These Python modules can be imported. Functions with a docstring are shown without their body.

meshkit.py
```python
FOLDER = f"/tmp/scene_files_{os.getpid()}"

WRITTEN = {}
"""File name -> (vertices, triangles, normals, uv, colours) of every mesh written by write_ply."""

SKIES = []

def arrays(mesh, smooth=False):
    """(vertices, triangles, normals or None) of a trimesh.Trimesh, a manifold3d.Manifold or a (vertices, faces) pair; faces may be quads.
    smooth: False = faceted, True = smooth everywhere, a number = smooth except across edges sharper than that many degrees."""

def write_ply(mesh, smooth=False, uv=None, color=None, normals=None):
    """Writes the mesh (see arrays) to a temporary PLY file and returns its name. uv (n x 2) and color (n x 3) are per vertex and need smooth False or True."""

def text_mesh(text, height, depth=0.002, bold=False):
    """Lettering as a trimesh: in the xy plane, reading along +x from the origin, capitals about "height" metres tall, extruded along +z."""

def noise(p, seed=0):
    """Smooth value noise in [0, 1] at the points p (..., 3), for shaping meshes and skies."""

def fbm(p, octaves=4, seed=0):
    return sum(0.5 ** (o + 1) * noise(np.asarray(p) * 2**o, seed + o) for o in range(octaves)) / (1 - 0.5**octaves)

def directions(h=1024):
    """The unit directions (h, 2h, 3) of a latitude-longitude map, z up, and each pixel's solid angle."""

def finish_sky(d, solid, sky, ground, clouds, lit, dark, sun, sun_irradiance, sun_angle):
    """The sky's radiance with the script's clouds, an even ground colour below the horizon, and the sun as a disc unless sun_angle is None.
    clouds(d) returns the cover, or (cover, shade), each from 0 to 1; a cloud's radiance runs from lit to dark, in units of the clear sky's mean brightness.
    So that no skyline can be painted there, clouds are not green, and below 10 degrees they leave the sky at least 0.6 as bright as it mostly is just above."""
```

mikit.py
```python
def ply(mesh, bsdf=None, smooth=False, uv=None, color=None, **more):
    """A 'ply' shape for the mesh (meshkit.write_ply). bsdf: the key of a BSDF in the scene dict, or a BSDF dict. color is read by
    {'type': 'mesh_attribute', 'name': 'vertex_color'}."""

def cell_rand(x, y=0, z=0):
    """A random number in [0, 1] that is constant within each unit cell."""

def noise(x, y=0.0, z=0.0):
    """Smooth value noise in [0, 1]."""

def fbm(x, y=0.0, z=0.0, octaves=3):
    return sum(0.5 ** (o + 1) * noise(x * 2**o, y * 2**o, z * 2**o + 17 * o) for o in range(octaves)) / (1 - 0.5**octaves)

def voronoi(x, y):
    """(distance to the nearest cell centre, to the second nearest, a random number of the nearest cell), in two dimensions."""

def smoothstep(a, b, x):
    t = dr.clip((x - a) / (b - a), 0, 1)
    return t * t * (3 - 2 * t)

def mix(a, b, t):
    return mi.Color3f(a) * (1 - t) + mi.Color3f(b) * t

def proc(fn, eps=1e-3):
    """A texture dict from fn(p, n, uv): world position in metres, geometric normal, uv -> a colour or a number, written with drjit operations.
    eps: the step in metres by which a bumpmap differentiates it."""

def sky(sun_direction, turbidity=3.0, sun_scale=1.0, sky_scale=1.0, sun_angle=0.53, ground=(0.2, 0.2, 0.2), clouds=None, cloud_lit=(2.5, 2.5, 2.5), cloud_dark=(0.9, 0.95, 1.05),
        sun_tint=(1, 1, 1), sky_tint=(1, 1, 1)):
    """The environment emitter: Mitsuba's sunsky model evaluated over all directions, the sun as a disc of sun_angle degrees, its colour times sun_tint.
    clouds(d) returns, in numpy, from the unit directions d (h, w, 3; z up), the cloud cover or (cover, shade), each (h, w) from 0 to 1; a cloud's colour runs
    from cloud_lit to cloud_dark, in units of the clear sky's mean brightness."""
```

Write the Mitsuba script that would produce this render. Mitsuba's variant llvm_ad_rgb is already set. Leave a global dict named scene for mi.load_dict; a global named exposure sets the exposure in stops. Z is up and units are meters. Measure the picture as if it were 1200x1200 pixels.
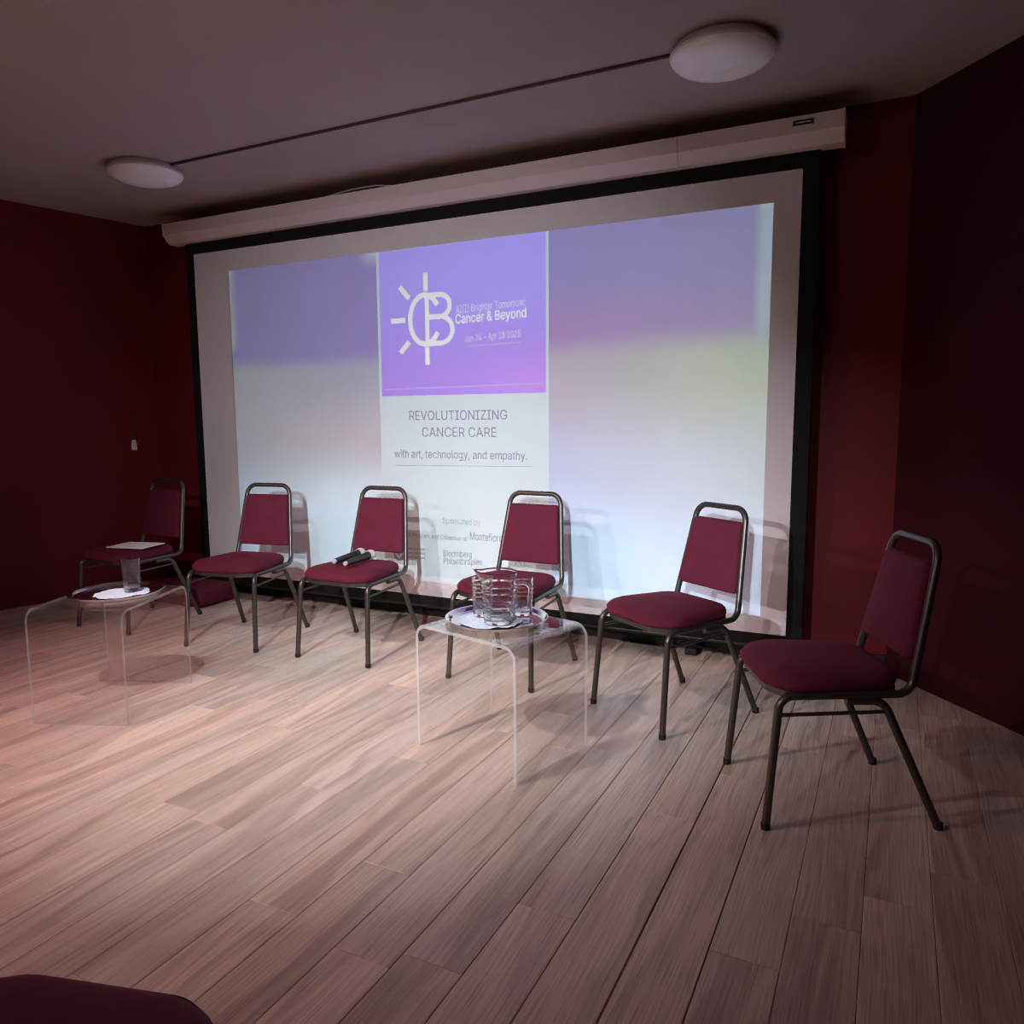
import math, random
import numpy as np, trimesh, mitsuba as mi, drjit as dr
import shapely, shapely.geometry as sg, shapely.affinity as sa
import manifold3d as m3
import mikit, meshkit
from mikit import proc, noise, fbm, cell_rand, smoothstep, mix

T = mi.ScalarTransform4f
rng = random.Random(7)
scene, labels = {}, {}

# ------------------------------------------------------------------ camera, lights, exposure
FOV = 2 * math.degrees(math.atan(600 / 898.1161))
EYE = np.array([4.256, -3.80, 1.2127])
RIGHT, DOWN, FWD = np.array([[0.8956, 0.4448, -0.0068], [0.0477, -0.1113, -0.9926], [-0.4423, 0.8887, -0.1209]])
M = np.eye(4)
M[:3, 0], M[:3, 1], M[:3, 2], M[:3, 3] = -RIGHT, -DOWN, FWD, EYE
scene['camera'] = {'type': 'perspective', 'fov': FOV, 'fov_axis': 'x', 'to_world': T(M), 'near_clip': 0.05, 'far_clip': 60.0}
exposure = 0.0


def rgb(*c):
    return {'type': 'rgb', 'value': [float(x) for x in c]}


def spot(name, at, to, colour, power, cutoff, beam):
    scene[name] = {'type': 'spot', 'to_world': T().look_at(origin=list(at), target=list(to), up=[0, 0, 1]),
                   'intensity': rgb(*[power * c for c in colour]), 'cutoff_angle': float(cutoff), 'beam_width': float(beam)}


PROJECTOR = np.array([4.30, -5.60, 2.05])            # lamp of the slide projector at the back of the room
spot('projector_lamp', PROJECTOR, (2.0, 0, 1.2), (0.80, 1.0, 1.06), 44.0, 30, 29.5)
spot('unseen_lamp_rear', (4.24, -5.45, 2.36), (1.75, 0.0, 0.70), (0.97, 0.91, 0.97), 46.0, 22, 4)       # out of view beside the projector, placed to light the whole stage
spot('unseen_lamp_above', (2.2, -3.0, 2.52), (2.1, -0.95, 0.0), (0.97, 0.97, 0.95), 19.0, 34, 4)       # out of view overhead, placed to brighten the stage floor
spot('unseen_lamp_side', (1.00, -4.10, 2.35), (2.7, -1.1, 0.0), (1.0, 0.88, 0.88), 15.0, 26, 5)       # out of view at the left, lights the floor and chair legs
spot('unseen_lamp_middle', (2.80, -5.60, 2.10), (3.65, 0.0, 0.40), (0.96, 0.90, 1.0), 24.0, 12, 4)    # out of view in front, placed to light the right end
spot('unseen_lamp_red', (-0.30, -4.30, 2.40), (1.6, -2.0, 0.0), (1.0, 0.36, 0.35), 23.0, 34, 5)       # out of view, placed for the reddish pool at the left
scene['added_fill_lamp'] = {'type': 'point', 'position': [2.4, -3.3, 2.50], 'intensity': rgb(0.90, 0.68, 0.68)}  # added fill without a fixture, lifts the floor and the upper room

# ------------------------------------------------------------------ materials
def two(b):
    return {'type': 'twosided', 'bsdf': b}


def mat(name, base, rough=0.5, metal=0.0, spec=0.5, **more):
    base = rgb(*base) if isinstance(base, (tuple, list)) else base
    rough = rough if isinstance(rough, dict) else float(rough)
    scene[name] = two({'type': 'principled', 'base_color': base, 'roughness': rough, 'metallic': float(metal), 'specular': float(spec), **more})
    return name


def oak(p, n, uv):
    seed = dr.floor(uv.x / 4.0)
    x, y = uv.x - seed * 4.0, uv.y
    r1, r2 = cell_rand(seed, 3.0, 1.0), cell_rand(seed, 7.0, 2.0)
    warp = fbm(x * 9 + seed * 3.1, y * 1.6 + seed, 0.0, 3)
    rings = x * 34 + warp * 7 + r1 * 20
    cath = smoothstep(0.25, 0.9, noise(rings, y * 1.1 + seed * 5))
    fine = noise(x * 420 + warp * 10, y * 9 + seed * 11)
    pores = smoothstep(0.72, 0.95, noise(x * 520 + warp * 26, y * 7 + seed * 2.7))
    broad = fbm(x * 6 + seed * 1.7, y * 0.9 + seed * 2.3, 1.0, 2)
    c = mix((0.680, 0.585, 0.510), (0.430, 0.350, 0.298), dr.clip(cath * 0.62 + (broad - 0.5) * 0.9, 0, 1))
    c = c * (0.80 + 0.36 * fine) * (0.87 + 0.24 * r2) * (1 - 0.26 * pores)
    return mix(c, c * mi.Color3f(1.0, 0.92, 0.86), r1)


def oak_rough(p, n, uv):
    return mi.Float(0.30) + 0.16 * noise(uv.x * 180, uv.y * 6)


def oak_bump(p, n, uv):
    return noise(uv.x * 300 + 4 * noise(uv.x * 9, uv.y * 2), uv.y * 9)


scene['oak_vinyl'] = two({'type': 'bumpmap', 'arbitrary': proc(oak_bump, 5e-4), 'scale': 0.00025,
                          'bsdf': {'type': 'principled', 'base_color': proc(oak), 'roughness': proc(oak_rough), 'specular': 0.55}})
mat('subfloor', (0.012, 0.009, 0.008), 0.9)


def red_paint(p, n, uv):
    k = fbm(p.x * 3 + p.y * 3, p.z * 3, 0.0, 3)
    s = noise(p.x * 160 + p.y * 160, p.z * 160)
    return mi.Color3f(0.150, 0.0085, 0.0185) * (0.84 + 0.24 * k + 0.10 * s)


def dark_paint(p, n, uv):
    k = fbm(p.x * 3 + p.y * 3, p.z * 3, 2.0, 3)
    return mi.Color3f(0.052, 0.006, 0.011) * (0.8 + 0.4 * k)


def ceiling_paint(p, n, uv):
    return mi.Color3f(0.400, 0.335, 0.315) * (0.92 + 0.12 * fbm(p.x * 2, p.y * 2, 0.0, 3) + 0.05 * noise(p.x * 120, p.y * 120))


mat('red_paint', proc(red_paint), 0.62, spec=0.3)
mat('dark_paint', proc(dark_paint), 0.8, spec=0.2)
mat('ceiling_paint', proc(ceiling_paint), 0.85, spec=0.2)
mat('strip_black', (0.010, 0.009, 0.010), 0.6)


def weave(p, n, uv):
    w = noise(p.x * 900, p.y * 900, p.z * 900)
    k = fbm(p.x * 14, p.y * 14, p.z * 14, 2)
    return mi.Color3f(0.118, 0.0165, 0.035) * (0.72 + 0.30 * w + 0.26 * k)


mat('burgundy_cloth', proc(weave), 0.88, spec=0.15, sheen=0.35)


def bronze(p, n, uv):
    k = noise(p.x * 500, p.y * 500, p.z * 500)
    return mi.Color3f(0.102, 0.097, 0.089) * (0.75 + 0.5 * k)


mat('bronze_tube', proc(bronze), 0.34, metal=0.75)
mat('black_rubber', (0.012, 0.012, 0.012), 0.7)
mat('black_metal', (0.016, 0.016, 0.018), 0.35, spec=0.5)
mat('silver_metal', (0.72, 0.72, 0.74), 0.40, metal=0.5)
mat('steel', (0.80, 0.80, 0.82), 0.10, metal=1.0)
mat('case_enamel', (0.76, 0.68, 0.66), 0.42, spec=0.4)
mat('badge_black', (0.02, 0.015, 0.015), 0.4)
mat('black_cloth', (0.0125, 0.0135, 0.0145), 0.85, spec=0.2)
mat('screen_white', (0.80, 0.79, 0.80), 0.95, spec=0.05)
mat('slide_white', (0.655, 0.745, 0.785), 0.95, spec=0.05)
mat('lamp_opal', (0.93, 0.92, 0.93), 0.22, spec=0.5)
mat('lamp_ring', (0.55, 0.50, 0.50), 0.4)
mat('cable_dark', (0.06, 0.035, 0.035), 0.6)
mat('paper', (0.80, 0.80, 0.82), 0.8)
mat('glint_sheet', (0.64, 0.75, 0.88), 0.7)  # pale blue painted to read as glints on the trays
mat('piece_white', (0.9, 0.9, 0.88), 0.3)
mat('edge_acrylic', (0.86, 0.88, 0.92), 0.18, spec=0.6)
scene['acrylic'] = {'type': 'thindielectric', 'int_ior': 1.49}
scene['edge_acrylic'] = {'type': 'blendbsdf', 'weight': 0.35, 'a': {'type': 'thindielectric', 'int_ior': 1.49},
                         'b': two({'type': 'principled', 'base_color': rgb(0.80, 0.86, 0.92), 'roughness': 0.15, 'specular': 0.6})}
scene['glass'] = {'type': 'dielectric', 'int_ior': 1.5}


def srgb(c):
    c = np.array(c, float) / 255
    return tuple(np.where(c < 0.04045, c / 12.92, ((c + 0.055) / 1.055) ** 2.4))


WHITE = 0.66          # what the projector's white comes to on the screen


def slide_colour(*c):
    return mi.Color3f([float(x) / WHITE for x in srgb(c)])


def side_left(p, n, uv):                              # the blurred picture left of the slide's middle panel
    u, z = dr.clip((p.x - 0.30) / 1.19, 0, 1), p.z
    q = fbm(u * 3, z * 3, 4.0, 2) - 0.5
    up = dr.lerp(slide_colour(138, 130, 170), slide_colour(136, 122, 172), u)
    lo1 = dr.lerp(slide_colour(176, 175, 178), slide_colour(162, 162, 180), u)
    lo2 = dr.lerp(slide_colour(186, 182, 188), slide_colour(176, 170, 176), u)
    lo3 = dr.lerp(slide_colour(190, 206, 220), slide_colour(196, 216, 224), u)
    lo = dr.lerp(dr.lerp(lo3, lo2, smoothstep(0.65, 1.12, z)), lo1, smoothstep(1.12, 1.5, z))
    lo = lo * 0.85
    c = dr.lerp(lo, up, smoothstep(1.50, 1.64, z + 0.05 * q))
    c = dr.lerp(slide_colour(168, 168, 172), c, smoothstep(0.0, 0.07, u + (1 - smoothstep(1.3, 1.7, z))))
    c = dr.lerp(c, slide_colour(160, 168, 180), smoothstep(0.86, 1.0, u) * smoothstep(2.08, 2.18, z))
    return c * (1 + 0.08 * q)


def side_right(p, n, uv):
    u, z = dr.clip((p.x - 2.59) / 1.12, 0, 1), p.z
    q = fbm(u * 3 + 9, z * 3, 4.0, 2) - 0.5
    up = dr.lerp(slide_colour(136, 126, 172), slide_colour(152, 140, 178), u)
    up = dr.lerp(dr.lerp(slide_colour(152, 124, 166), slide_colour(158, 140, 170), u), up, smoothstep(1.6, 2.0, z))
    lo1 = dr.lerp(slide_colour(176, 168, 178), slide_colour(182, 186, 170), smoothstep(0.1, 0.9, u))
    lo2 = dr.lerp(slide_colour(176, 180, 205), slide_colour(192, 198, 200), u)
    lo3 = dr.lerp(slide_colour(184, 212, 232), slide_colour(196, 206, 224), u)
    lo = dr.lerp(dr.lerp(lo3, lo2, smoothstep(0.45, 0.95, z)), lo1, smoothstep(0.95, 1.4, z))
    lo = lo * 0.85
    c = dr.lerp(lo, up, smoothstep(1.50, 1.66, z + 0.05 * q + 0.05 * (1 - u) - 0.03))
    c = dr.lerp(c, slide_colour(168, 174, 184), smoothstep(0.92, 0.97, u) * smoothstep(1.5, 1.7, z))
    return c * (1 + 0.08 * q)


def header(p, n, uv):
    u, z = (p.x - 1.5) / 1.08, (p.z - 1.35) / 0.83
    c = dr.lerp(slide_colour(156, 126, 208), slide_colour(158, 145, 222), smoothstep(0.0, 0.9, z))
    return dr.lerp(c, slide_colour(176, 132, 206), smoothstep(0.45, 1.0, u) * smoothstep(0.5, 0.0, z) * 0.8)


for nm, fn in (('slide_side_left', side_left), ('slide_side_right', side_right), ('slide_header', header)):
    mat(nm, proc(fn), 0.95, spec=0.05)
mat('print_white', (0.97, 0.98, 1.0), 0.95, spec=0.05)  # projected lettering, painted as flat colour
mat('print_lilac', (0.90, 0.86, 1.0), 0.95, spec=0.05)
mat('print_rule', (0.60, 0.50, 0.90), 0.95, spec=0.05)
mat('print_grey', (0.27, 0.28, 0.34), 0.95, spec=0.05)
mat('print_pale', (0.44, 0.48, 0.53), 0.95, spec=0.05)

# ------------------------------------------------------------------ mesh helpers
def join(ms):
    return trimesh.util.concatenate([m for m in ms])


def bx(x0, x1, y0, y1, z0, z1):
    m = trimesh.creation.box((x1 - x0, y1 - y0, z1 - z0))
    m.apply_translation(((x0 + x1) / 2, (y0 + y1) / 2, (z0 + z1) / 2))
    return m


def rbox(x0, x1, y0, y1, z0, z1, r=0.004, seg=4):
    pts = [m3.Manifold.sphere(r, seg * 4).translate((x, y, z)) for x in (x0 + r, x1 - r) for y in (y0 + r, y1 - r) for z in (z0 + r, z1 - r)]
    h = m3.Manifold.batch_hull(pts).to_mesh()
    return trimesh.Trimesh(h.vert_properties[:, :3], h.tri_verts, process=False)


def fillet(points, r, seg=7):
    P = [np.array(p, float) for p in points]
    rs = r if isinstance(r, (list, tuple)) else [r] * (len(P) - 2)
    out = [P[0]]
    for a, b, c, rr in zip(P, P[1:], P[2:], rs):
        u, v = a - b, c - b
        lu, lv = np.linalg.norm(u), np.linalg.norm(v)
        u, v = u / lu, v / lv
        ang = math.acos(np.clip(u @ v, -1, 1))
        d = min(rr / math.tan(ang / 2), lu * 0.49, lv * 0.49)
        rr = d * math.tan(ang / 2)
        cen = b + (u + v) / np.linalg.norm(u + v) * (rr / math.sin(ang / 2))
        s, e = b + u * d - cen, b + v * d - cen
        om = math.acos(np.clip(s @ e / (np.linalg.norm(s) * np.linalg.norm(e)), -1, 1))
        for k in range(seg + 1):
            t = k / seg
            out.append(cen + (math.sin((1 - t) * om) * s + math.sin(t * om) * e) / math.sin(om))
    out.append(P[-1])
    return np.array(out)


def tube(path, r, n=14, cap=True):
    path = np.asarray(path, float)
    rad = np.broadcast_to(r, (len(path),))
    t = np.gradient(path, axis=0)
    t /= np.linalg.norm(t, axis=1, keepdims=True)
    a = np.cross(t[0], [0, 0, 1] if abs(t[0][2]) < 0.9 else [1, 0, 0])
    V, F = [], []
    for i, p in enumerate(path):
        a = a - t[i] * (a @ t[i])
        a /= np.linalg.norm(a)
        b = np.cross(t[i], a)
        for k in range(n):
            th = 2 * math.pi * k / n
            V.append(p + rad[i] * (math.cos(th) * a + math.sin(th) * b))
    for i in range(len(path) - 1):
        for k in range(n):
            p, q, s, u = i * n + k, i * n + (k + 1) % n, (i + 1) * n + k, (i + 1) * n + (k + 1) % n
            F += [[p, q, u], [p, u, s]]
    if cap:
        V += [path[0], path[-1]]
        c0, c1 = len(V) - 2, len(V) - 1
        for k in range(n):
            F += [[c0, (k + 1) % n, k], [c1, (len(path) - 1) * n + k, (len(path) - 1) * n + (k + 1) % n]]
    return trimesh.Trimesh(np.array(V), np.array(F), process=False)


def lathe(profile, n=48):
    pr = np.array(profile, float)
    return trimesh.creation.revolve(pr, sections=n)


def rings(loops, top_cap=True, bottom_cap=True):
    """stacked closed loops (each m x 3) joined into one closed skin"""
    m = len(loops[0])
    V, F = np.vstack(loops), []
    for i in range(len(loops) - 1):
        for k in range(m):
            a, b, c, d = i * m + k, i * m + (k + 1) % m, (i + 1) * m + k, (i + 1) * m + (k + 1) % m
            F += [[a, b, d], [a, d, c]]
    V = list(V)
    if bottom_cap:
        V.append(loops[0].mean(0))
        F += [[len(V) - 1, (k + 1) % m, k] for k in range(m)]
    if top_cap:
        V.append(loops[-1].mean(0))
        o = (len(loops) - 1) * m
        F += [[len(V) - 1, o + k, o + (k + 1) % m] for k in range(m)]
    return trimesh.Trimesh(np.array(V), np.array(F), process=False)


def outline(poly, m=72):
    ring = poly.exterior
    pts = np.array([ring.interpolate(k / m, normalized=True).coords[0] for k in range(m)])
    return pts if sg.LinearRing(pts).is_ccw else pts[::-1]


def prism(poly, h):
    gs = getattr(poly, 'geoms', [poly])
    return join([trimesh.creation.extrude_polygon(g, h, engine='earcut') for g in gs])


def on_screen(m, z_front):
    """xy drawing -> the plane of the projection screen (x right, z up), z_front metres in front of it"""
    m = m.copy()
    v = m.vertices.copy()
    m.vertices = np.stack([v[:, 0], -z_front - v[:, 2], v[:, 1]], 1)
    return m


USED = {}


def numbered(name):
    k = USED.get(name, 0)
    USED[name] = k + 1
    return name if k == 0 else f'{name}_{k:03d}'


def add(name, mesh, m, parent=None, label=None, smooth=35, place=None, kind=None, **more):
    key = numbered(f'{parent}__{name}' if parent else name)
    shape = mesh if isinstance(mesh, dict) else mikit.ply(mesh, m, smooth=smooth, **more)
    scene[key] = dict(shape) if place is None else {**shape, 'to_world': place}
    if label or kind:
        labels[key] = {}
        if label:
            labels[key]['label'] = label
        if kind:
            labels[key]['kind'] = kind
    return key


def thing(name, label, cat, group=None):
    key = numbered(name)
    labels[key] = {'label': label, 'category': cat}
    if group:
        labels[key]['group'] = group
    return key


def single(name, mesh, m, label, cat, group=None, **kw):
    key = add(name, mesh, m, **kw)
    labels[key] = {'label': label, 'category': cat}
    if group:
        labels[key]['group'] = group
    return key


# ------------------------------------------------------------------ the room
CEIL = 2.60
WALL_Y = 0.15


def wall_strip(a, b, z0, z1, th):
    """upright slab whose inner face runs from a to b (room on the left hand of a->b is outside)"""
    a, b = np.array(a, float), np.array(b, float)
    d = (b - a) / np.linalg.norm(b - a)
    n = np.array([-d[1], d[0]]) * th
    return prism(sg.Polygon([a, b, b + n, a + n]), z1 - z0).apply_translation((0, 0, z0))


L0, L1, L2 = (-0.64, WALL_Y), (-1.25, -2.6), (-1.9, -7.2)
R0, R2 = (4.27, WALL_Y), (6.2, -2.2)
for key, a, b, m in (('wall_back', L0, R0, 'red_paint'), ('wall_left', L1, L0, 'red_paint'), ('wall_left_rear', L2, L1, 'red_paint'),
                     ('wall_right', R0, R2, 'dark_paint'), ('wall_right_rear', R2, (6.6, -7.2), 'dark_paint'),
                     ('wall_front', (6.6, -7.2), L2, 'red_paint')):
    add(key, wall_strip(a, b, -0.05, CEIL + 0.05, 0.12), m, smooth=False, kind='structure')
add('ceiling', bx(-2.2, 6.9, -7.4, 0.4, CEIL, CEIL + 0.1), 'ceiling_paint', smooth=False, kind='structure')
add('wall_foot_strip', wall_strip((L0[0] + 0.01, WALL_Y - 0.012), (R0[0] - 0.005, WALL_Y - 0.012), 0.0, 0.085, 0.011), 'strip_black', smooth=False, kind='structure')  # black strip along the foot of the back wall

# floor: one plank after the other, rows run away from the wall
PX0, PW, PL = 3.7737, 0.156, 1.22
add('floor', bx(-2.2, 6.9, -7.4, 0.4, -0.06, -0.009), 'subfloor', smooth=False, kind='structure')
KNOWN = {-3: -2.464, -6: -2.470, -5: -2.205, -2: -2.184, 0: -1.248, 1: -2.148, -1: -1.602, -9: -2.25, -7: -1.617}
GAP = {0: 0.0042, 1: 0.0026, -1: 0.0022}


def plank_mesh(x0, x1, y0, y1, seed):
    c, dz = 0.0012, rng.uniform(-0.0003, 0.0003)
    o = np.array([[x0, y0], [x1, y0], [x1, y1], [x0, y1]])
    i = np.array([[x0 + c, y0 + c], [x1 - c, y0 + c], [x1 - c, y1 - c], [x0 + c, y1 - c]])
    V = np.vstack([np.c_[i, np.full(4, dz)], np.c_[o, np.full(4, dz - c)], np.c_[o, np.full(4, -0.009)]])
    F = [[0, 1, 2], [0, 2, 3]]
    for b in (0, 4):
        for k in range(4):
            q = (k + 1) % 4
            F += [[b + k, b + 4 + k, b + 4 + q], [b + k, b + 4 + q, b + q]]
    uv = np.stack([V[:, 0] - x0 + 4.0 * seed + 1.0, V[:, 1] - y0], 1)
    return V, np.array(F), uv


planks = []
for k in range(-37, 18):
    x0, x1 = PX0 + k * PW, PX0 + (k + 1) * PW
    g0, g1 = GAP.get(k, 0.0013) / 2, GAP.get(k + 1, 0.0013) / 2
    joint = KNOWN.get(k, -rng.uniform(0, PL))
    while joint < 0.3:
        joint += PL
    y1 = 0.3
    while y1 > -7.2:
        joint -= PL if joint >= y1 else 0
        y0 = max(joint, -7.3)
        planks.append((x0 + g0, x1 - g1, y0 + 0.0007, y1 - 0.0007))
        y1 = y0
        joint -= PL
cam2 = EYE[:2]
planks.sort(key=lambda p: (p[2] + p[3] < -6.9) * 100 + math.hypot((p[0] + p[1]) / 2 - 2.6, (p[2] + p[3]) / 2 + 1.4))
rest = []
for i, p in enumerate(planks):
    mv, mf, muv = plank_mesh(*p, i)
    if i < 230:
        add('plank', (mv, mf), 'oak_vinyl', 'floor', smooth=False, uv=muv)
    else:
        rest.append((mv, mf, muv))
vv, ff, uu, at = [], [], [], 0
for a, b, c in rest:
    vv.append(a); ff.append(b + at); uu.append(c); at += len(a)
add('planking', (np.vstack(vv), np.vstack(ff)), 'oak_vinyl', 'floor', smooth=False, uv=np.vstack(uu), kind='stuff')

# ------------------------------------------------------------------ projection screen
scr = thing('projection_screen', 'large pull-down projection screen hanging before the red wall, showing a purple and white slide', 'projection screen')
SW, Z0, Z1 = 3.832, 0.164, 2.316
BL, BR_, BB, BT = -0.072, 3.904, 0.092, 2.420
fr = sg.box(BL, BB, BR_, BT)
add('border', on_screen(prism(fr, 0.004), -0.004), 'black_cloth', scr, label='black cloth border of the screen', smooth=False)
add('surface', on_screen(prism(sg.box(0, Z0, SW, Z1), 0.001), 0.0), 'screen_white', scr, label='plain white screen cloth', smooth=False)
bar = tube([(BL + 0.002, 0.004, BB + 0.008), (BR_ - 0.002, 0.004, BB + 0.008)], 0.011, 12)
add('weight_bar', bar, 'black_metal', scr)
# slide: the projected picture, painted as flat colour on the screen
F1, F2, F3 = 0.0012, 0.0020, 0.0028
add('slide_picture', on_screen(prism(sg.box(0.302, 0.247, 1.488, 2.184), 0.0006), F1), 'slide_side_left', scr, label='blurred lilac and grey picture left of the slide text', smooth=False)
add('slide_picture', on_screen(prism(sg.box(2.590, 0.247, 3.712, 2.184), 0.0006), F1), 'slide_side_right', scr, label='blurred lilac and pale green picture right of the slide text', smooth=False)
panel = add('slide_panel', on_screen(prism(sg.box(1.488, 0.247, 2.590, 2.184), 0.0006), F1), 'slide_white', scr, label='white middle panel of the slide with grey lettering', smooth=False)
head = add('slide_header', on_screen(prism(sg.box(1.506, 1.350, 2.574, 2.183), 0.0006), F2), 'slide_header', scr, label='purple heading panel of the slide with white lettering', smooth=False)


def words(text, x0, x1, z, h, m, parent, name='lettering', bold=False, front=F2, rise=0.0, label=None):
    t = meshkit.text_mesh(text, h, 0.0004, bold)
    (ax, ay, _), (bx_, by, _) = t.bounds
    v = t.vertices.copy()
    v[:, 0] = x0 + (v[:, 0] - ax) * (x1 - x0) / (bx_ - ax)
    v[:, 1] += z + rise * (v[:, 0] - x0)
    t.vertices = v
    root = parent if parent.count('__') < 2 else parent
    add(name, on_screen(t, front), m, root, smooth=False, label=label)


def strokes(lines, w):
    return shapely.union_all([sg.LineString(l).buffer(w / 2, cap_style=2, join_style=1) for l in lines])


def arc(cx, cz, rx, rz, a0, a1, n=28):
    return [(cx + rx * math.cos(math.radians(a0 + (a1 - a0) * k / n)), cz + rz * math.sin(math.radians(a0 + (a1 - a0) * k / n))) for k in range(n + 1)]


logo = strokes([[(1.826, 1.936), (1.827, 2.038)], [(1.650, 1.973), (1.713, 1.903)], [(1.584, 1.782), (1.684, 1.783)], [(1.645, 1.597), (1.709, 1.659)], [(1.831, 1.524), (1.830, 1.626)]], 0.030)
cee = strokes([arc(1.818, 1.779, 0.101, 0.137, 33, 327)], 0.030)
bee = strokes([[(1.833, 1.915), (1.833, 1.642)], [(1.825, 1.912)] + arc(1.918, 1.851, 0.066, 0.061, 90, -90) + [(1.835, 1.790)], [(1.835, 1.790)] + arc(1.922, 1.716, 0.078, 0.074, 90, -90) + [(1.825, 1.642)]], 0.028)
add('logo', on_screen(prism(shapely.union_all([logo, cee, bee]), 0.0004), F3), 'print_white', head, label='white logo of sun rays around the joined letters C and B', smooth=False)
words('AI(I) Brighter Tomorrow:', 2.024, 2.455, 1.800, 0.042, 'print_lilac', head, front=F3, rise=0.03, label='thin lilac line reading Brighter Tomorrow')
words('Cancer & Beyond', 2.020, 2.460, 1.744, 0.050, 'print_white', head, front=F3, rise=0.02, bold=True, label='bold white line reading Cancer & Beyond')
words('Jan 24 - Apr 18 2025', 2.079, 2.424, 1.640, 0.036, 'print_lilac', head, front=F3, rise=0.03, label='thin lilac line with the dates')
add('rule', on_screen(prism(strokes([[(2.085, 1.615), (2.418, 1.622)]], 0.007), 0.0004), F3), 'print_rule', head, smooth=False)
add('rule', on_screen(prism(strokes([[(1.519, 1.389), (2.559, 1.400)]], 0.006), 0.0004), F3), 'print_rule', head, smooth=False)
words('REVOLUTIONIZING', 1.696, 2.340, 1.208, 0.053, 'print_grey', panel, label='grey capitals reading REVOLUTIONIZING')
words('CANCER CARE', 1.783, 2.273, 1.112, 0.053, 'print_grey', panel, label='grey capitals reading CANCER CARE')
words('with art, technology, and empathy.', 1.583, 2.462, 0.988, 0.046, 'print_grey', panel, label='grey line reading with art, technology, and empathy.')
add('rule', on_screen(prism(strokes([[(1.585, 0.940), (2.492, 0.952)]], 0.004), 0.0004), F2), 'print_pale', panel, smooth=False)
words('Sponsored by', 1.912, 2.163, 0.607, 0.037, 'print_pale', panel, label='pale grey line reading Sponsored by')
words('The Fine Art Program and Collection at', 1.512, 2.078, 0.513, 0.026, 'print_grey', panel)
words('Montefiore', 2.095, 2.305, 0.522, 0.044, 'print_grey', panel)
words('EINSTEIN', 2.330, 2.500, 0.530, 0.030, 'print_pale', panel)
words('Bloomberg', 1.914, 2.104, 0.412, 0.038, 'print_grey', panel, rise=0.03)
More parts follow.
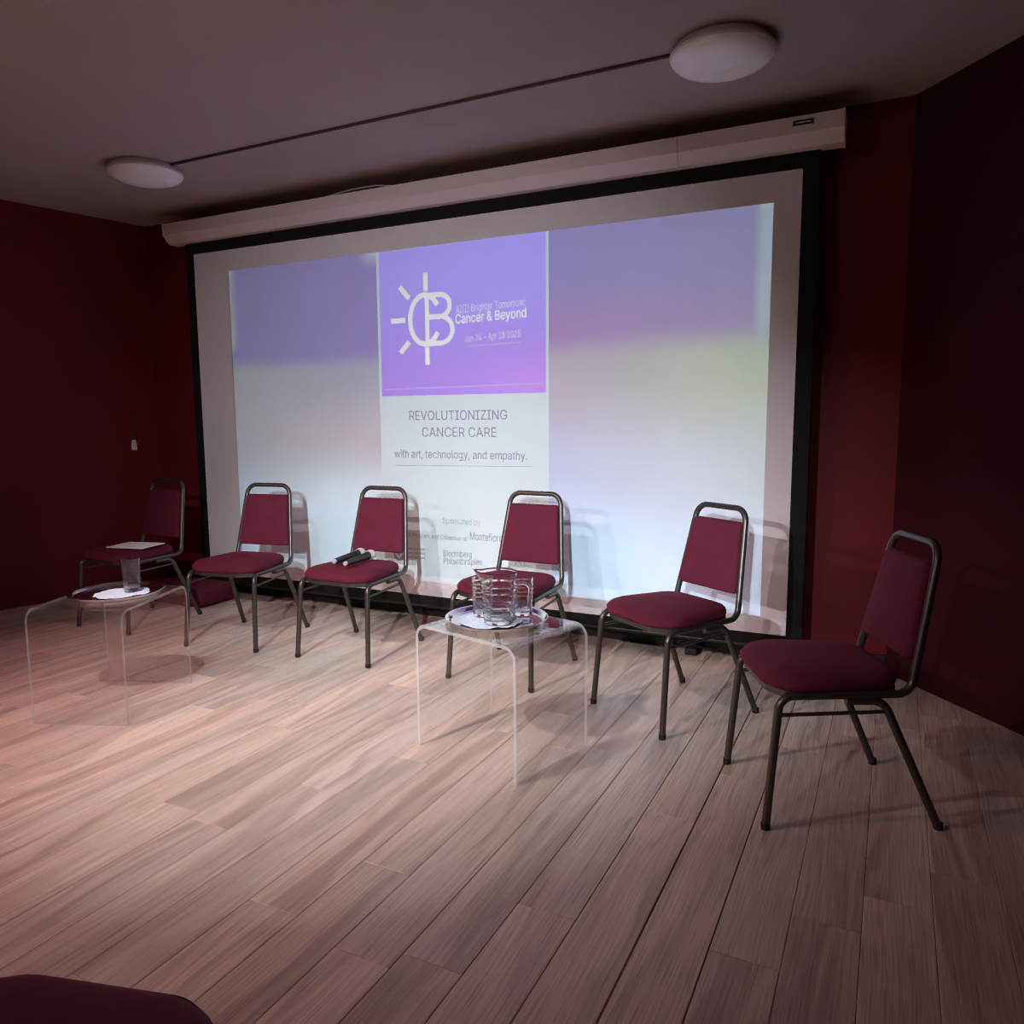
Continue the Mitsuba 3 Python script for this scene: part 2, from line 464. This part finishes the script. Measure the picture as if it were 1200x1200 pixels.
words('Philanthropies', 1.914, 2.171, 0.366, 0.038, 'print_grey', panel, rise=0.05)
words('A', 2.380, 2.424, 0.395, 0.060, 'print_pale', panel)
words('E', 2.436, 2.475, 0.395, 0.060, 'print_pale', panel)
add('emblem', on_screen(prism(shapely.union_all([sg.Point(1.60, 0.400).buffer(0.040).difference(sg.LineString([(1.58, 0.40), (1.60, 0.38), (1.635, 0.43)]).buffer(0.007))]), 0.0004), F2), 'print_grey', panel, smooth=False)
for q in range(3):
    add('rule', on_screen(prism(strokes([[(1.662, 0.440 - 0.026 * q), (1.700, 0.441 - 0.026 * q)], [(1.707, 0.441 - 0.026 * q), (1.742, 0.442 - 0.026 * q)], [(1.748, 0.442 - 0.026 * q), (1.785, 0.443 - 0.026 * q)]], 0.013), 0.0004), F2), 'print_pale', panel, smooth=False)
# case
CX0, CX1, CXM = -0.165, 4.004, 3.285
prof = [(-0.100, 2.508), (-0.100, 2.437), (-0.052, 2.388), (0.030, 2.388), (0.045, 2.400), (0.045, 2.508)]


def case_piece(x0, x1, grow=0.0):
    pl = sg.Polygon(prof).buffer(grow, join_style=2) if grow else sg.Polygon(prof)
    m = prism(pl, x1 - x0)
    v = m.vertices
    m.vertices = np.stack([x0 + v[:, 2], v[:, 0], v[:, 1]], 1)
    m.fix_normals()
    return m


case = add('case', case_piece(CX0 + 0.012, CXM - 0.001), 'case_enamel', scr, label='long off-white metal roller case', smooth=False)
add('case', case_piece(CXM + 0.001, CX1 - 0.012), 'case_enamel', scr, label='short off-white end section of the roller case', smooth=False)
add('end_cap', case_piece(CX0, CX0 + 0.012, 0.003), 'case_enamel', scr, smooth=False)
add('end_cap', case_piece(CX1 - 0.012, CX1, 0.003), 'case_enamel', scr, smooth=False)
add('badge', rbox(3.795, 3.880, -0.1035, -0.099, 2.468, 2.490, 0.0015), 'badge_black', scr, label='small black badge on the case', smooth=False)
add('badge_strip', rbox(3.806, 3.869, -0.1045, -0.1030, 2.477, 2.481, 0.0006), 'silver_metal', scr, smooth=False)
for x in (CX0 + 0.35, CX1 - 0.35):
    add('wall_bracket', join([rbox(x - 0.015, x + 0.015, 0.044, 0.148, 2.43, 2.46, 0.003), rbox(x - 0.03, x + 0.03, 0.143, 0.1495, 2.40, 2.49, 0.002)]), 'black_metal', scr, smooth=False)

# cable looping over the case, conduit between the lamps
cp = [on for on in [(1.02, -0.02, 2.5135), (1.16, -0.03, 2.530), (1.34, -0.03, 2.547), (1.52, -0.03, 2.547), (1.64, -0.02, 2.530), (1.74, -0.01, 2.5135)]]
single('loose_cable', tube(fillet(cp, 0.3, 5), 0.0045, 8), 'lamp_ring', 'thin pale cable looping over the top of the screen case', 'cable')

# ------------------------------------------------------------------ ceiling lamps
def ceiling_lamp(x, y, label):
    t = thing('ceiling_lamp', label, 'ceiling lamp', 'round ceiling lamps')
    P = T().translate([x, y, CEIL])
    R = 0.196
    base = lathe([(0.0, 0.0), (0.175, 0.0), (0.180, -0.006), (0.180, -0.030), (0.0, -0.030)])
    ring = lathe([(0.170, -0.022), (R - 0.004, -0.022), (R, -0.026), (R, -0.034), (R - 0.004, -0.038), (0.170, -0.038), (0.170, -0.022)])
    dome = lathe([(R - 0.006, -0.034)] + [((R - 0.006) * math.cos(a), -0.036 - 0.052 * math.sin(a)) for a in np.linspace(0, math.pi / 2, 14)])
    add('base', base, 'lamp_ring', t, place=P)
    add('rim', ring, 'lamp_ring', t, place=P)
    add('shade', dome, 'lamp_opal', t, smooth=True, place=P, label='domed opal glass shade')
    return t


ceiling_lamp(3.605, -0.685, 'unlit round opal ceiling lamp above the right end of the projection screen')
ceiling_lamp(0.490, -0.735, 'unlit round opal ceiling lamp above the left end of the projection screen')
single('ceiling_conduit', rbox(0.660, 3.430, -0.722, -0.710, CEIL - 0.012, CEIL, 0.003), 'cable_dark', 'thin dark cable duct on the ceiling joining the two round lamps', 'cable duct')

# ------------------------------------------------------------------ chairs
TR = 0.0122
SEAT_Z = 0.447


def line_back(z):                                       # slope of the backrest uprights
    s = (z - 0.494) / (0.787 - 0.494)
    return 0.1725 + (0.1415 - 0.1725) * s, 0.172 + (0.232 - 0.172) * s


def seat_cushion():
    pl = sg.Polygon([(-0.212, -0.215), (-0.12, -0.262), (0.12, -0.262), (0.212, -0.215), (0.205, -0.09), (0.172, 0.145), (-0.172, 0.145), (-0.205, -0.09)])
    pl = pl.buffer(-0.085, quad_segs=24).buffer(0.085, quad_segs=24)
    o = outline(pl, 120)
    c = np.array([0, -0.06])
    loops = []
    for f, z in ((0.955, 0.412), (0.985, 0.417), (1.0, 0.427), (1.0, 0.436), (0.985, 0.446), (0.95, 0.4545), (0.86, 0.462), (0.70, 0.468), (0.48, 0.4725), (0.22, 0.474)):
        q = c + (o - c) * f
        loops.append(np.c_[q, np.full(len(q), z) - 0.010 * np.clip(-q[:, 1] - 0.15, 0, 1) / 0.11 * (z > 0.44)])
    return rings(loops)


def seat_pan():
    pl = sg.Polygon([(-0.196, -0.205), (-0.11, -0.247), (0.11, -0.247), (0.196, -0.205), (0.190, -0.09), (0.160, 0.135), (-0.160, 0.135), (-0.190, -0.09)])
    pl = pl.buffer(-0.04).buffer(0.04)
    m = prism(pl.difference(pl.buffer(-0.016)), 0.022)
    m.apply_translation((0, 0, 0.390))
    b = prism(pl.buffer(-0.014), 0.004).apply_translation((0, 0, 0.407))
    return join([m, b])


def back_cushion():
    zb, zt = 0.497, 0.785
    (wb, yb), (wt, yt) = line_back(zb), line_back(zt)
    wb, wt = wb - TR + 0.004, wt - TR + 0.004
    pl = sg.Polygon([(-wb, zb), (wb, zb), (wt, zt), (-wt, zt)]).buffer(-0.010).buffer(0.010)
    o = outline(pl, 72)
    c = np.array([0, 0.64])
    loops = []
    for f, d in ((0.30, 0.024), (0.7, 0.023), (0.92, 0.020), (0.975, 0.014), (0.995, 0.007), (1.0, 0.0), (0.995, -0.008), (0.975, -0.016), (0.92, -0.021), (0.7, -0.025), (0.35, -0.027)):
        q = c + (o - c) * f
        y = np.array([line_back(z)[1] for z in q[:, 1]])
        loops.append(np.c_[q[:, 0], y + d - 0.004, q[:, 1]])
    m = rings(loops)
    m.fix_normals()
    return m


def side_path(s):
    """front foot -> knee -> seat rail -> bend -> start of the upright, on side s"""
    w1, y1 = line_back(0.47)
    w2, y2 = line_back(0.402)
    return fillet([(s * 0.217, -0.265, 0.006), (s * 0.203, -0.232, 0.402), (s * w2, y2, 0.402), (s * w1, y1, 0.472)], [0.055, 0.05], 8)


def front_leg(s):
    p = fillet([(s * 0.217, -0.265, 0.006), (s * 0.203, -0.232, 0.402), (s * 0.1985, -0.150, 0.402)], 0.055, 9)
    return tube(p, TR)


def rail_and_back():
    zt = 0.838
    wt, yt = line_back(zt)
    w2, y2 = line_back(0.402)
    pts = []
    for s in (-1, 1):
        side = [(s * 0.1985, -0.152, 0.402), (s * w2, y2 + 0.004, 0.402), (s * wt, yt, zt)]
        pts.append(side if s < 0 else side[::-1])
    return tube(fillet(pts[0] + pts[1], [0.05, 0.058, 0.058, 0.05], 8), TR)


def rear_leg(s):
    p = fillet([(s * 0.1915, -0.035, 0.384), (s * 0.1905, 0.075, 0.384), (s * 0.216, 0.243, 0.006)], 0.05, 9)
    return tube(p, TR)


def stretcher(s):
    return tube([(s * 0.2045, -0.243, 0.345), (s * 0.1935, 0.088, 0.352)], 0.0058, 10)


def glide(s, front):
    x, y = (s * 0.217, -0.265) if front else (s * 0.216, 0.243)
    return lathe([(0, 0), (TR + 0.0006, 0), (TR + 0.0014, 0.004), (TR + 0.0014, 0.020), (0, 0.020)], 18).apply_translation((x, y, 0))


CH = dict(seat=mikit.ply(seat_cushion(), 'burgundy_cloth', smooth=50), pan=mikit.ply(seat_pan(), 'bronze_tube', smooth=30), back=mikit.ply(back_cushion(), 'burgundy_cloth', smooth=60),
          frame=mikit.ply(rail_and_back(), 'bronze_tube', smooth=60))
for s in (-1, 1):
    CH['front', s] = mikit.ply(front_leg(s), 'bronze_tube', smooth=60)
    CH['rear', s] = mikit.ply(rear_leg(s), 'bronze_tube', smooth=60)
    CH['str', s] = mikit.ply(stretcher(s), 'bronze_tube', smooth=60)
    CH['gf', s] = mikit.ply(glide(s, True), 'black_rubber', smooth=40)
    CH['gr', s] = mikit.ply(glide(s, False), 'black_rubber', smooth=40)


def chair(x, y, a, label):
    t = thing('stacking_chair', label, 'chair', 'burgundy stacking chairs')
    P = T().translate([x, y, 0]).rotate([0, 0, 1], math.degrees(a))
    add('seat', CH['seat'], None, t, place=P, label='padded burgundy cloth seat')
    add('seat_frame', CH['pan'], None, t, place=P)
    add('backrest', CH['back'], None, t, place=P, label='padded burgundy cloth backrest')
    add('back_frame', CH['frame'], None, t, place=P, label='bent dark bronze tube frame around the backrest')
    for key, g in (('front', 'gf'), ('rear', 'gr')):
        for s in (-1, 1):
            leg = add('leg', CH[key, s], None, t, place=P)
            add('foot_cap', CH[g, s], None, leg, place=P)
    for s in (-1, 1):
        add('stretcher', CH['str', s], None, t, place=P)
    return t, P


chairs = [chair(*c) for c in (
    (0.165, -0.691, 0.004, 'burgundy padded metal chair in the dim left corner with a paper on its seat'),
    (1.036, -0.671, 0.178, 'empty burgundy padded metal chair just right of the chair with the paper'),
    (1.762, -0.590, 0.038, 'burgundy padded metal chair with two black microphones lying on its seat'),
    (2.644, -0.541, -0.018, 'burgundy padded metal chair partly hidden behind the clear table with the pitcher'),
    (3.482, -0.714, -0.575, 'empty burgundy chair turned before the right end of the projection screen'),
    (4.114, -1.239, -1.126, 'dark burgundy chair at the right edge, facing sideways, nearest on the stage'),
    (3.384, -3.429, 3.412, 'burgundy chair in the audience, only its rounded front seat edge in view'))]

# ------------------------------------------------------------------ clear waterfall tables
def acrylic_table(origin, ux, uy, span, depth, H, label):
    """origin: floor corner; span along ux between the two standing panels, depth along uy"""
    t = thing('acrylic_side_table', label, 'side table', 'clear acrylic side tables')
    th, r = 0.012, 0.045
    cen = fillet([(0.006, 0, 0.001), (0.006, 0, H - 0.006), (span - 0.006, 0, H - 0.006), (span - 0.006, 0, 0.001)], r, 10)[:, [0, 2]]
    ls = sg.LineString(cen)
    outer, inner = [np.array(ls.offset_curve(d, join_style=2).coords) for d in (th / 2, -th / 2)]
    if len(outer) != len(inner):
        n = 64
        outer, inner = [np.array([sg.LineString(q).interpolate(k / n, normalized=True).coords[0] for k in range(n + 1)]) for q in (outer, inner)]
    O = np.array([*origin, 0.0])
    ux, uy = np.array([*ux, 0.0]), np.array([*uy, 0.0])

    def put(q, d):
        return O + q[:, :1] * ux + d * uy + np.c_[np.zeros((len(q), 2)), q[:, 1]]

    def strip(a, b):
        n = len(a)
        F = []
        for k in range(n - 1):
            F += [[k, k + 1, n + k + 1], [k, n + k + 1, n + k]]
        return trimesh.Trimesh(np.vstack([a, b]), np.array(F), process=False)
    add('sheet', join([strip(put(outer, 0), put(outer, depth)), strip(put(inner, depth), put(inner, 0))]), 'acrylic', t, smooth=40, label='clear bent acrylic sheet')
    add('edge', strip(put(inner, 0), put(outer, 0)), 'edge_acrylic', t, smooth=False)
    add('edge', strip(put(outer, depth), put(inner, depth)), 'edge_acrylic', t, smooth=False)
    for q in (0, -1):
        add('edge', strip(put(np.array([outer[q], inner[q]]), 0), put(np.array([outer[q], inner[q]]), depth)), 'edge_acrylic', t, smooth=False)
    return t


def unit(v):
    v = np.array(v, float)
    return v / np.linalg.norm(v)


TH = 0.470
ux1 = unit((3.185 - 2.711, -1.629 + 1.499))
uy1 = np.array([-ux1[1], ux1[0]])
acrylic_table((2.711, -1.499), ux1, uy1, 0.492, 0.395, TH, 'clear acrylic waterfall side table in the middle of the stage carrying the steel tray')
ux2 = unit((0.93, 0.37))
uy2 = np.array([-ux2[1], ux2[0]])
c2 = np.array([1.370, -1.370])
o2 = c2 - ux2 * 0.395 - uy2 * 0.44
# the second table: its bent side faces the room
acrylic_table(c2, -uy2, -ux2, 0.52, 0.40, TH, 'clear acrylic waterfall side table at the left edge, by the two leftmost chairs')

# ------------------------------------------------------------------ trays, glasses, crumpled sheets painted as glints
def tray(x, y, r, label):
    pr = [(0, 0.0005), (r - 0.030, 0.0005), (r - 0.022, 0.003), (r - 0.014, 0.012), (r - 0.004, 0.016), (r, 0.0165), (r + 0.002, 0.0150), (r + 0.0005, 0.0135), (r - 0.005, 0.0130),
          (r - 0.0155, 0.0100), (r - 0.0235, 0.0005), (r - 0.031, -0.0012), (0, -0.0012)]
    m = lathe(pr[::-1], 72)
    m.apply_translation((x, y, TH + 0.0014))
    return single('steel_tray', m, 'steel', label, 'tray', 'round steel trays', smooth=30)


def glint_sheet(x, y, r, seed, label):  # thin crumpled sheet whose pale blue colour stands for glints
    g = random.Random(seed)
    n, m = 44, 9
    loops = []
    lob = [r * (0.80 + 0.20 * g.random()) for _ in range(n)]
    lob = [(lob[i - 1] + 2 * lob[i] + lob[(i + 1) % n]) / 4 for i in range(n)]
    for j in range(m, 0, -1):
        ring_ = []
        for i in range(n):
            a = 2 * math.pi * i / n
            d = lob[i] * j / m
            px, py = x + d * math.cos(a), y + d * math.sin(a)
            h = float(meshkit.noise(np.array([px * 60 + seed, py * 60, 0.0])))
            ring_.append((px, py, TH + 0.0040 + 0.006 * h * (0.25 + 0.75 * j / m)))
        loops.append(np.array(ring_))
    up = rings(loops, True, False)
    lo = up.copy()
    lo.vertices[:, 2] -= 0.0005
    lo.faces = lo.faces[:, ::-1]
    return single('tray_glint_sheet', join([up, lo]), 'glint_sheet', label, 'glint_sheet', smooth=False)


def tumbler_mesh(h, r0, r1, ribs):
    n = 60
    o, i = [], []
    th = 0.0028
    for k in range(n + 1):
        z = h * k / n
        t = k / n
        w = 0.0015 * math.sin(2 * math.pi * ribs * t) * (1 if 0.08 < t < 0.9 else 0)
        o.append((r0 + (r1 - r0) * t + w, z))
        if z > 0.010:
            i.append((r0 + (r1 - r0) * t - th + w * 0.6, z))
    i[0] = (i[0][0], 0.010)
    pr = [(0, 0)] + o + i[::-1] + [(0, 0.010)]
    m = lathe(pr, 44)
    # a wavy cut pattern around the glass
    v = m.vertices
    a = np.arctan2(v[:, 1], v[:, 0])
    rad = np.hypot(v[:, 0], v[:, 1])
    k = 1 + (rad > 0.01) * (v[:, 2] > 0.012) * 0.010 * np.sin(a * 10 + v[:, 2] * 160)
    m.vertices = np.c_[v[:, 0] * k, v[:, 1] * k, v[:, 2]]
    return m


GZ = TH + 0.0112


def tumbler(x, y, label):
    m = tumbler_mesh(0.142, 0.033, 0.039, 9)
    m.apply_translation((x, y, GZ))
    return single('glass_tumbler', m, 'glass', label, 'glass', 'wavy glass tumblers', smooth=45)


def pitcher(x, y, ang, label):
    t = thing('glass_pitcher', label, 'pitcher')
    n, h = 48, 0.186
    o, i = [], []
    for k in range(n + 1):
        q = k / n
        r = 0.050 + 0.017 * q ** 0.8 + 0.004 * smooth01((q - 0.86) / 0.14)
        w = 0.0016 * math.sin(2 * math.pi * 8 * q) * (1 if 0.08 < q < 0.8 else 0)
        o.append((r + w, h * q))
        if h * q > 0.012:
            i.append((r - 0.0036 + 0.5 * w, h * q))
    i[0] = (i[0][0], 0.012)
    m = lathe([(0, 0)] + o + [(o[-1][0] - 0.0018, h + 0.0016)] + i[::-1] + [(0, 0.012)], 64)
    v = m.vertices
    a = np.arctan2(v[:, 1], v[:, 0])
    sp = np.exp(-((np.abs(np.abs(a) - math.pi)) / 0.30) ** 2) * np.clip((v[:, 2] - 0.141) / 0.045, 0, 1) ** 1.5
    v = v.copy()
    v[:, 0] -= sp * 0.018
    v[:, 2] += sp * 0.006
    m.vertices = v
    P = T().translate([x, y, GZ]).rotate([0, 0, 1], ang)
    add('body', m, 'glass', t, smooth=45, place=P)
    hp = fillet([(0.0640, 0, 0.142), (0.118, 0, 0.146), (0.108, 0, 0.048), (0.0555, 0, 0.044)], [0.026, 0.03], 8)
    add('handle', tube(hp, 0.0062, 14), 'glass', t, smooth=60, place=P)
    return t


def smooth01(x):
    x = min(max(x, 0), 1)
    return x * x * (3 - 2 * x)


tc = np.array([2.965, -1.340])
tray(*tc, 0.190, 'round shiny steel tray on the clear table in the middle of the stage')
glint_sheet(tc[0] - 0.005, tc[1] - 0.03, 0.125, 3, 'crumpled pale blue sheet painted as glints under the glasses on the middle tray')
pitcher(tc[0] + 0.035, tc[1] - 0.055, 20, 'clear ribbed glass pitcher with a handle on the middle steel tray')
tumbler(tc[0] - 0.066, tc[1] + 0.010, 'wavy glass tumbler left of the pitcher on the middle tray')
tumbler(tc[0] + 0.068, tc[1] + 0.085, 'wavy glass tumbler behind the handle of the pitcher on the middle tray')
t2 = o2 + ux2 * 0.195 + uy2 * 0.225
tray(*t2, 0.190, 'round shiny steel tray on the clear table at the left edge')
glint_sheet(t2[0] + 0.03, t2[1], 0.12, 5, 'crumpled pale blue sheet painted as glints on the steel tray at the left edge')
tumbler(t2[0] + 0.045, t2[1] + 0.04, 'wavy glass tumbler standing on the steel tray at the left edge')

# ------------------------------------------------------------------ microphones, paper, small things
def microphone(tail, head_, z, label):
    t = thing('microphone', label, 'microphone', 'microphones on the chair')
    a, b = np.array([*tail, z]), np.array([*head_, z + 0.010])
    d = (b - a) / np.linalg.norm(b - a)

    def spin(prof_):
        m = lathe(prof_, 32)
        q = trimesh.geometry.align_vectors([0, 0, 1], d)
        m.apply_transform(q)
        m.apply_translation(a)
        return m
    add('handle', spin([(0, 0.012), (0.0125, 0.012), (0.0145, 0.02), (0.0165, 0.08), (0.0195, 0.19), (0.0225, 0.206), (0, 0.206)]), 'black_metal', t, smooth=40, label='black tapered handle')
    add('tail_cap', spin([(0, 0), (0.0095, 0), (0.0115, 0.003), (0.0115, 0.013), (0, 0.013)]), 'silver_metal', t, smooth=40)
    add('collar', spin([(0, 0.205), (0.0235, 0.205), (0.0240, 0.208), (0.0240, 0.214), (0.0235, 0.217), (0, 0.217)]), 'silver_metal', t, smooth=40)
    g = [(0, 0.216)] + [(0.0225 + 0.0030 * math.sin(math.pi * k / 10), 0.216 + 0.026 * k / 10) for k in range(11)] + [(0.0235 * math.cos(x), 0.242 + 0.020 * math.sin(x)) for x in np.linspace(0.15, math.pi / 2, 8)]
    add('grille', spin(g), 'silver_metal', t, smooth=40, label='silver mesh grille')
    add('grille_band', spin([(0.0240, 0.226), (0.0268, 0.227), (0.0268, 0.232), (0.0240, 0.233), (0.0240, 0.226)]), 'silver_metal', t, smooth=40)
    return t


microphone((1.738, -0.775), (1.728, -0.505), 0.4985, 'black handheld microphone with silver head, the farther left of the two on the chair')
microphone((1.828, -0.800), (1.812, -0.530), 0.4985, 'black handheld microphone with silver head, the nearer right of the two on the chair')

bk = thing('booklet', 'white paper booklet lying on the seat of the leftmost chair', 'booklet')
BP = T().translate([0.215, -0.760, 0.4762]).rotate([0, 0, 1], 14)
add('cover', rbox(-0.105, 0.145, -0.105, 0.100, 0.0, 0.0016, 0.0006), 'paper', bk, smooth=False, place=BP)
add('pages', rbox(-0.103, 0.142, -0.103, 0.098, 0.0016, 0.0046, 0.0006), 'paper', bk, smooth=False, place=BP)

pg = thing('hanging_piece', 'small white piece hanging on a thin cord against the dark left wall', 'white_piece')
wx, wy = -0.668, -0.035
add('white_piece', join([rbox(wx - 0.013, wx + 0.016, wy - 0.016, wy + 0.016, 1.005, 1.055, 0.006), rbox(wx - 0.010, wx + 0.012, wy - 0.012, wy + 0.012, 1.050, 1.078, 0.005)]), 'piece_white', pg, smooth=30)  # small white piece at the end of the cord
add('cord', tube(fillet([(wx, wy, 1.07), (wx - 0.004, wy + 0.002, 1.20), (wx - 0.002, wy, 1.36)], 0.4, 5), 0.0035, 8), 'cable_dark', pg)
single('low_red_shape', rbox(-0.30, 0.285, -0.36, -0.04, 0.002, 0.125, 0.035, 5), 'burgundy_cloth', 'low dark red rounded shape on the floor below the left corner of the screen', 'low_red_shape', smooth=40)  # low rounded red shape on the floor
single('rubber_block', rbox(3.34, 3.40, 0.02, 0.08, 0.0, 0.035, 0.006), 'black_rubber', 'small black block on the floor below the right part of the screen', 'block', smooth=30)

# ------------------------------------------------------------------ the projector behind the camera: a shell with the lens window that frames the slide
pj = thing('slide_projector', 'black slide projector at the back of the room, lighting the painted slide', 'projector')
gy = PROJECTOR[1] + 0.30


def gate(x, z):
    s = 0.30 / (0 - PROJECTOR[1])
    return PROJECTOR[0] + (x - PROJECTOR[0]) * s, PROJECTOR[2] + (z - PROJECTOR[2]) * s


hole = sg.Polygon([gate(0.302, 0.247), gate(3.712, 0.247), gate(3.712, 2.184), gate(0.302, 2.184)])
px0, px1, pz0, pz1 = 3.98, 4.46, PROJECTOR[2] - 0.16, PROJECTOR[2] + 0.10
plate = prism(sg.box(px0, pz0, px1, pz1).difference(hole), 0.001)
v = plate.vertices
plate.vertices = np.stack([v[:, 0], gy - 0.0005 + v[:, 2], v[:, 1]], 1)
add('front', plate, 'black_metal', pj, smooth=False)
y0 = PROJECTOR[1] - 0.12
add('housing', join([bx(px0, px1, y0, gy, pz0 - 0.004, pz0), bx(px0, px1, y0, gy, pz1, pz1 + 0.004), bx(px0 - 0.004, px0, y0, gy, pz0 - 0.004, pz1 + 0.004),
                     bx(px1, px1 + 0.004, y0, gy, pz0 - 0.004, pz1 + 0.004), bx(px0 - 0.004, px1 + 0.004, y0 - 0.004, y0, pz0 - 0.004, pz1 + 0.004)]), 'black_metal', pj, smooth=False)
add('ceiling_mount', tube([(4.22, -5.5, pz1 + 0.003), (4.22, -5.5, CEIL)], 0.02, 14), 'black_metal', pj)
